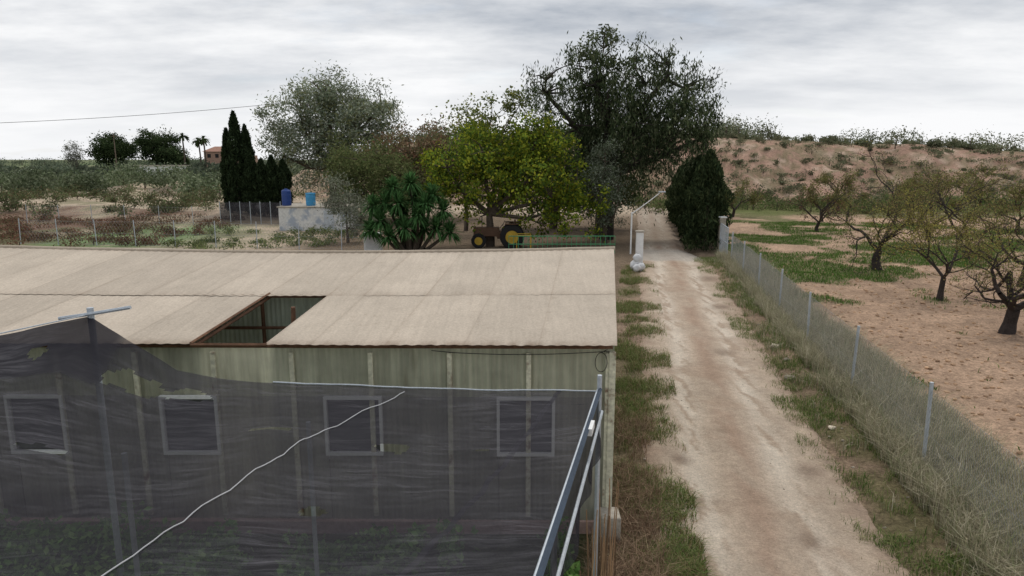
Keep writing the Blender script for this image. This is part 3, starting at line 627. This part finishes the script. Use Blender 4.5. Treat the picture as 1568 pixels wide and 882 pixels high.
mb.add([(-26,61,0.05),(-18.6,61,.05),(-18.6,61,2),(-26,61,2)],[(0,1,2,3)],1,(.5,.5,.5)); mb.build('screen_fence',[STEEL,NET])
WOOD=mat('weathered_wood',(.16,.12,.09),.9)
mb=MB(); tube(mb,[(-114,200,0),(-114,200,13)],[.2,.13],8); box(mb,(-114,200,12.2),(2.2,.15,.15)); mb.build('utility_pole',[WOOD])
mb=MB(); tube(mb,[(-64,60,-.2),(-64,60,8.6)],[.18,.12],8); box(mb,(-64,60,8.3),(1.4,.12,.12)); mb.build('utility_pole',[WOOD])
mb=MB(); tube(mb,[(-19.6,78,-.2),(-19.6,78,12.6)],[.16,.1],8); mb.build('utility_pole',[WOOD])
mb=MB(); T=np.linspace(0,1,40); tube(mb,np.stack([-64+44.4*T,60+18*T,8.4+4.1*T-4*.75*T*(1-T)],1),.022,5); mb.build('power_line',[CAB])
# ------------------------------------------------------------ gate area
gp=empty('gate_pillar'); mb=MB(); box(mb,(6.95,37,.95),(.36,.36,1.9)); mb.build('shaft',[WHITE],gp,bevel=.02); mb=MB(); box(mb,(6.95,37,1.94),(.46,.46,.08)); mb.build('cap',[CONC],gp,bevel=.02)
gp=empty('gate_pillar'); mb=MB(); box(mb,(13.1,42.6,1.1),(.38,.38,2.2)); mb.build('shaft',[CONC],gp,bevel=.02); mb=MB(); box(mb,(13.1,42.6,2.24),(.48,.48,.08)); mb.build('cap',[WHITE],gp,bevel=.02)
g=empty('metal_gate'); mb=MB()
p0=np.array([12.95,42.3]);p1=np.array([12.45,39.2])
for z in (.15,1.0,1.9): tube(mb,[(*p0,z),(*p1,z)],.025,6)
for t in np.linspace(0,1,16): q=p0+(p1-p0)*t; tube(mb,[(*q,.15),(*q,1.9)],.012 if 0<t<1 else .03,5)
mb.build('gate_bars',[STEEL],g)
mb=MB()
for (x,y,s_,zo) in ((6.50,35.9,.26,0),(6.75,35.5,.22,0),(6.5,35.3,.20,0),(6.6,35.85,.22,.42)):
    V=[];F=[];n=14; jr=rng.normal(size=(9,n))*.07
    for i in range(9):
        for k in range(n):
            a=2*math.pi*k/n; t=i/8; r=s_*math.sin(min(math.pi*.97,.25+t*2.75))**.6*(1+.15*math.sin(3*a+i*.8)+jr[i,k]); V.append((x+r*math.cos(a)+.06*t,y+r*math.sin(a),zo+t*s_*2.1+float(zt(x,y))))
    for i in range(8):
        for k in range(n): F.append((i*n+k,i*n+(k+1)%n,(i+1)*n+(k+1)%n,(i+1)*n+k))
    mb.add(V,F,col=(.85,.85,.86))
mb.build('white_sacks',[WHITE],smooth=True)
sl=empty('street_lamp'); mb=MB(); tube(mb,[(7.35,42,-.1),(7.35,42,2.6)],.05,8); tube(mb,[(7.35,42,2.5),(8.3,42,3.2),(9.0,42,3.75)],[.035,.03,.03],6); mb.build('pole_and_arm',[WHITE],sl)
mb=MB(); box(mb,(9.15,42,3.83),(.42,.16,.08)); mb.build('lamp_head',[STEEL],sl,bevel=.02)
GR=mat('green_paint',(.08,.30,.14),.5); mb=MB()
for z in (.15,.6,1.1): tube(mb,[(-.2,42.2,z),(6.4,42.2,z)],.03,6)
for x in np.linspace(-.2,6.4,23): tube(mb,[(x,42.2,0),(x,42.2,1.1)],.018,5)
mb.build('green_railing',[GR])
YEL=mat('yellow_paint',(.50,.33,.04),.6)
mb=MB()
for x in (.3,1.2): 
    tube(mb,[(x,43,0),(x,43,1.05),(x,44,1.05),(x,44,0)],.03,6)
tube(mb,[(.3,43,1.05),(1.2,43,1.05)],.03,6);tube(mb,[(.3,44,1.05),(1.2,44,1.05)],.03,6); mb.build('yellow_trestle',[YEL])
trc=empty('tractor'); TY=mat('tyre',(.02,.02,.02),.9,bump=.3); TB=mat('tractor_body',(.11,.06,.035),.6)
def wheel(c,R,w,name):
    mb=MB(); V=[];F=[];n=28; prof=[(R*.55,-w/2),(R*.93,-w/2),(R,-w*.3),(R,w*.3),(R*.93,w/2),(R*.55,w/2)]
    for r,yy_ in prof:
        for k in range(n): a=2*math.pi*k/n; rr=r*(1+(.03 if k%2 and r==R else 0)); V.append((c[0]+rr*math.cos(a),c[1]+yy_,c[2]+rr*math.sin(a)))
    for i in range(5):
        for k in range(n): F.append((i*n+k,i*n+(k+1)%n,(i+1)*n+(k+1)%n,(i+1)*n+k))
    mb.add(V,F); mb.build(name+'_tyre',[TY],trc)
    mb=MB(); tube(mb,[(c[0],c[1]-w*.42,c[2]),(c[0],c[1]+w*.42,c[2])],R*.56,24); tube(mb,[(c[0],c[1]-w*.5,c[2]),(c[0],c[1]+w*.5,c[2])],R*.18,12); mb.build(name+'_rim',[YEL],trc)
ty=45.4; wheel((.0,ty-.75,.78),.78,.4,'rear_wheel_near'); wheel((.0,ty+.75,.78),.78,.4,'rear_wheel_far'); wheel((-2.2,ty-.62,.5),.48,.25,'front_wheel_near'); wheel((-2.2,ty+.62,.5),.48,.25,'front_wheel_far')
mb=MB(); box(mb,(-1.7,ty,1.05),(1.7,.6,.6)); box(mb,(-.4,ty,.85),(1.2,.7,.5)); box(mb,(.0,ty-.75,1.62),(.95,.45,.07)); box(mb,(.0,ty+.75,1.62),(.95,.45,.07)); box(mb,(-.05,ty,1.35),(.5,.5,.12)); box(mb,(.2,ty,1.6),(.1,.5,.5)); mb.build('bonnet_and_seat',[TB],trc,bevel=.05)
mb=MB(); tube(mb,[(.45,ty-.45,1),(.45,ty-.45,2.2),(.45,ty+.45,2.2),(.45,ty+.45,1)],.04,6); tube(mb,[(-2.0,ty+.1,1.3),(-2.0,ty+.1,2.1)],.03,6); tube(mb,[(-.8,ty,1.3),(-.55,ty,1.6)],.025,6)
th=np.linspace(0,2*np.pi,16); tube(mb,np.stack([-.55+.08*np.cos(th),ty+.2*np.sin(th),1.62+.17*np.cos(th)],1),.015,5); tube(mb,[(-2.2,ty-.6,.5),(-2.2,ty+.6,.5)],.05,6); tube(mb,[(.0,ty-.7,.78),(.0,ty+.7,.78)],.08,8); mb.build('rollbar_and_exhaust',[DARK],trc)
# ------------------------------------------------------------ grass & stones
DRY=[(.44,.39,.27),(.34,.31,.21),(.52,.47,.35),(.24,.26,.14)]; GRN=[(.14,.21,.06),(.10,.16,.045),(.20,.24,.08),(.29,.27,.14)]
def scatter(n,ulo,uhi,ylo,yhi,thr,seed,sc=1.0,soft=.25,jit=.05):
    y=ylo+(yhi-ylo)*rng.random(n)**1.5; u=rng.uniform(ulo,uhi,n); mid=(ulo+uhi)/2; x=u+.1785*y
    edge=np.abs(u-mid)/((uhi-ulo)/2)
    k=fbm(x,y,sc,seed)+.35*(fbm(x,y,.3,seed+9)-.5)+rng.normal(size=n)*jit>thr+soft*ss(.4,1,edge)*.5; x,y=x[k],y[k]; return np.stack([x,y,zt(x,y)-.01],1)
mb=MB()
P=scatter(95000,4.9,7.2,6,40,.38,301,.9); blades(mb,P,.55,.013,palette(len(P),DRY,var=.3),.55)
P=scatter(12000,4.9,7.0,6,40,.38,331,.6); blades(mb,P,.95,.010,palette(len(P),DRY,var=.3),.4)
P=scatter(30000,4.2,6.4,6,40,.5,305,.8); blades(mb,P,.28,.014,palette(len(P),GRN+DRY,var=.3),.6)
mb.build('fence_grass',[GRASS])
mb=MB()
P=scatter(60000,3.5,5.4,7,40,.52,311,1.1,jit=.07); blades(mb,P,.16,.012,palette(len(P),GRN,var=.3),.8)
P=scatter(80000,-.6,1.2,8.6,38,.52,315,1.4,jit=.07); blades(mb,P,.17,.012,palette(len(P),GRN+[(.25,.17,.10)],var=.35),.8)
P=scatter(9000,-.5,.6,8,15,.48,319,.7,jit=.07); blades(mb,P,.32,.010,palette(len(P),[(.30,.21,.14),(.38,.28,.19),(.20,.13,.09)],var=.35),.7)
mb.build('roadside_grass',[GRASS])
mb=MB(); n=170000; y=12+52*rng.random(n)**1.3; x=5.52+.1785*y+.6+rng.random(n)*26; k=fbm(x,y,5,61)+.2*(fbm(x,y,.8,53)-.5)+rng.normal(size=n)*.03>.545; x,y=x[k],y[k]
blades(mb,np.stack([x,y,zt(x,y)],1),.17,.03,palette(len(x),[(.11,.20,.045),(.15,.24,.06),(.08,.14,.035)],var=.35),.8); mb.build('field_weeds',[GRASS])
ST=mat('stone',(.42,.37,.31),.9,((3,.2),(20,.2)),.4,20); mb=MB()
def ico(k):
    bm=bmesh.new(); bmesh.ops.create_icosphere(bm,subdivisions=k,radius=1); v=np.array([v.co[:] for v in bm.verts]); f=np.array([[v.index for v in f.verts] for f in bm.faces]); bm.free(); return v,f
sv,sf=ico(2); sv1,sf1=ico(1)
def stone(x,y,r,g,lo=False,col=(1,.97,.92)):
    s_=sv1 if lo else sv
    d=s_*(1+.22*np.sin(s_@rng.normal(size=(3,1))*2.5+rng.random()*6)+.1*np.sin(s_@rng.normal(size=(3,1))*5))
    mb.add(d*np.array([r,r*rng.uniform(.6,1),r*.6])+np.array([x,y,float(zt(x,y))+r*.2]),sf1 if lo else sf,0,np.array(col)*g)
stone(8.1,20.3,.15,1.5); stone(6.9,13.9,.08,1.6); stone(7.4,17.4,.13,.7); stone(7.9,18.9,.10,.6)
for i in range(150):
    y=7+30*rng.random()**1.5; u=rng.choice([rng.uniform(4.0,5.4),rng.uniform(.2,.8)]); stone(u+.1785*y,y,rng.uniform(.015,.045),rng.uniform(.5,1.1))
for i in range(500):
    y=7+20*rng.random(); u=rng.uniform(.7,4); stone(u+.1785*y,y,rng.uniform(.008,.022),rng.uniform(.6,1.1),True)
mb.build('roadside_stones',[ST],smooth=True)
mb=MB()
for i in range(3600):
    y=11+32*rng.random()**1.4; u=6.3+rng.random()*18; stone(u+.1785*y,y,rng.uniform(.02,.08),rng.uniform(.65,1.3),True,(1.05,.78,.58))
mb.build('field_clods',[ST],smooth=False)
# ------------------------------------------------------------ world
w=bpy.data.worlds.new('World'); scene.world=w; w.use_nodes=True; nt=w.node_tree; nt.nodes.clear()
o=N(nt,'ShaderNodeOutputWorld'); sky=N(nt,'ShaderNodeTexSky',sky_type='NISHITA'); sky.sun_disc=False; sky.sun_elevation=math.radians(55); sky.sun_rotation=math.radians(15)
b1=N(nt,'ShaderNodeBackground'); b1.inputs[1].default_value=.12; nt.links.new(sky.outputs[0],b1.inputs[0])
tc=N(nt,'ShaderNodeTexCoord').outputs['Generated']; sp=N(nt,'ShaderNodeSeparateXYZ'); nt.links.new(tc,sp.inputs[0])
ad=N(nt,'ShaderNodeMath',operation='ADD'); ad.inputs[1].default_value=.16; nt.links.new(sp.outputs[2],ad.inputs[0]); mxx=N(nt,'ShaderNodeMath',operation='MAXIMUM'); mxx.inputs[1].default_value=.05; nt.links.new(ad.outputs[0],mxx.inputs[0])
cb=N(nt,'ShaderNodeCombineXYZ')
for i in (0,1):
    dv=N(nt,'ShaderNodeMath',operation='DIVIDE'); nt.links.new(sp.outputs[i],dv.inputs[0]); nt.links.new(mxx.outputs[0],dv.inputs[1]); nt.links.new(dv.outputs[0],cb.inputs[i])
cv=vecscale(nt,cb.outputs[0],(.8,1.2,1),(1.7,.4,0))
thick=noise(nt,cv,.6,detail=8,rough=.60,lo=.40,hi=.62)
el=N(nt,'ShaderNodeMapRange'); el.inputs[1].default_value=.02; el.inputs[2].default_value=.20; el.inputs[3].default_value=.12; nt.links.new(sp.outputs[2],el.inputs[0])
tm=N(nt,'ShaderNodeMath',operation='MULTIPLY'); nt.links.new(thick,tm.inputs[0]); nt.links.new(el.outputs[0],tm.inputs[1])
c=mixc(nt,tm.outputs[0],(.86,.865,.875),(.33,.37,.43))
b2=N(nt,'ShaderNodeBackground'); b2.inputs[1].default_value=1.12; nt.links.new(c,b2.inputs[0])
mf=noise(nt,vecscale(nt,cb.outputs[0],(1,1.3,1)),.9,detail=7,rough=.6,lo=.28,hi=.45,a=.75,b=1)
x=N(nt,'ShaderNodeMixShader'); nt.links.new(mf,x.inputs[0]); nt.links.new(b1.outputs[0],x.inputs[1]); nt.links.new(b2.outputs[0],x.inputs[2]); nt.links.new(x.outputs[0],o.inputs[0])
sd=bpy.data.lights.new('sun','SUN'); sd.energy=1.5; sd.angle=math.radians(12); sd.color=(1,.95,.88); so=bpy.data.objects.new('sun',sd); scene.collection.objects.link(so)
so.rotation_euler=Vector((-.15,-.50,-.85)).to_track_quat('-Z','Y').to_euler()
sd.energy=1.5
scene.view_settings.view_transform='Standard'; scene.view_settings.look='None'; scene.view_settings.exposure=0
cam=bpy.data.cameras.new('camera'); co=bpy.data.objects.new('camera',cam); scene.collection.objects.link(co); scene.camera=co
cam.sensor_width=36; cam.lens=24.0; cam.clip_end=9000; co.location=(0,0,5.8); co.rotation_euler=(math.radians(90-10.7),0,0)
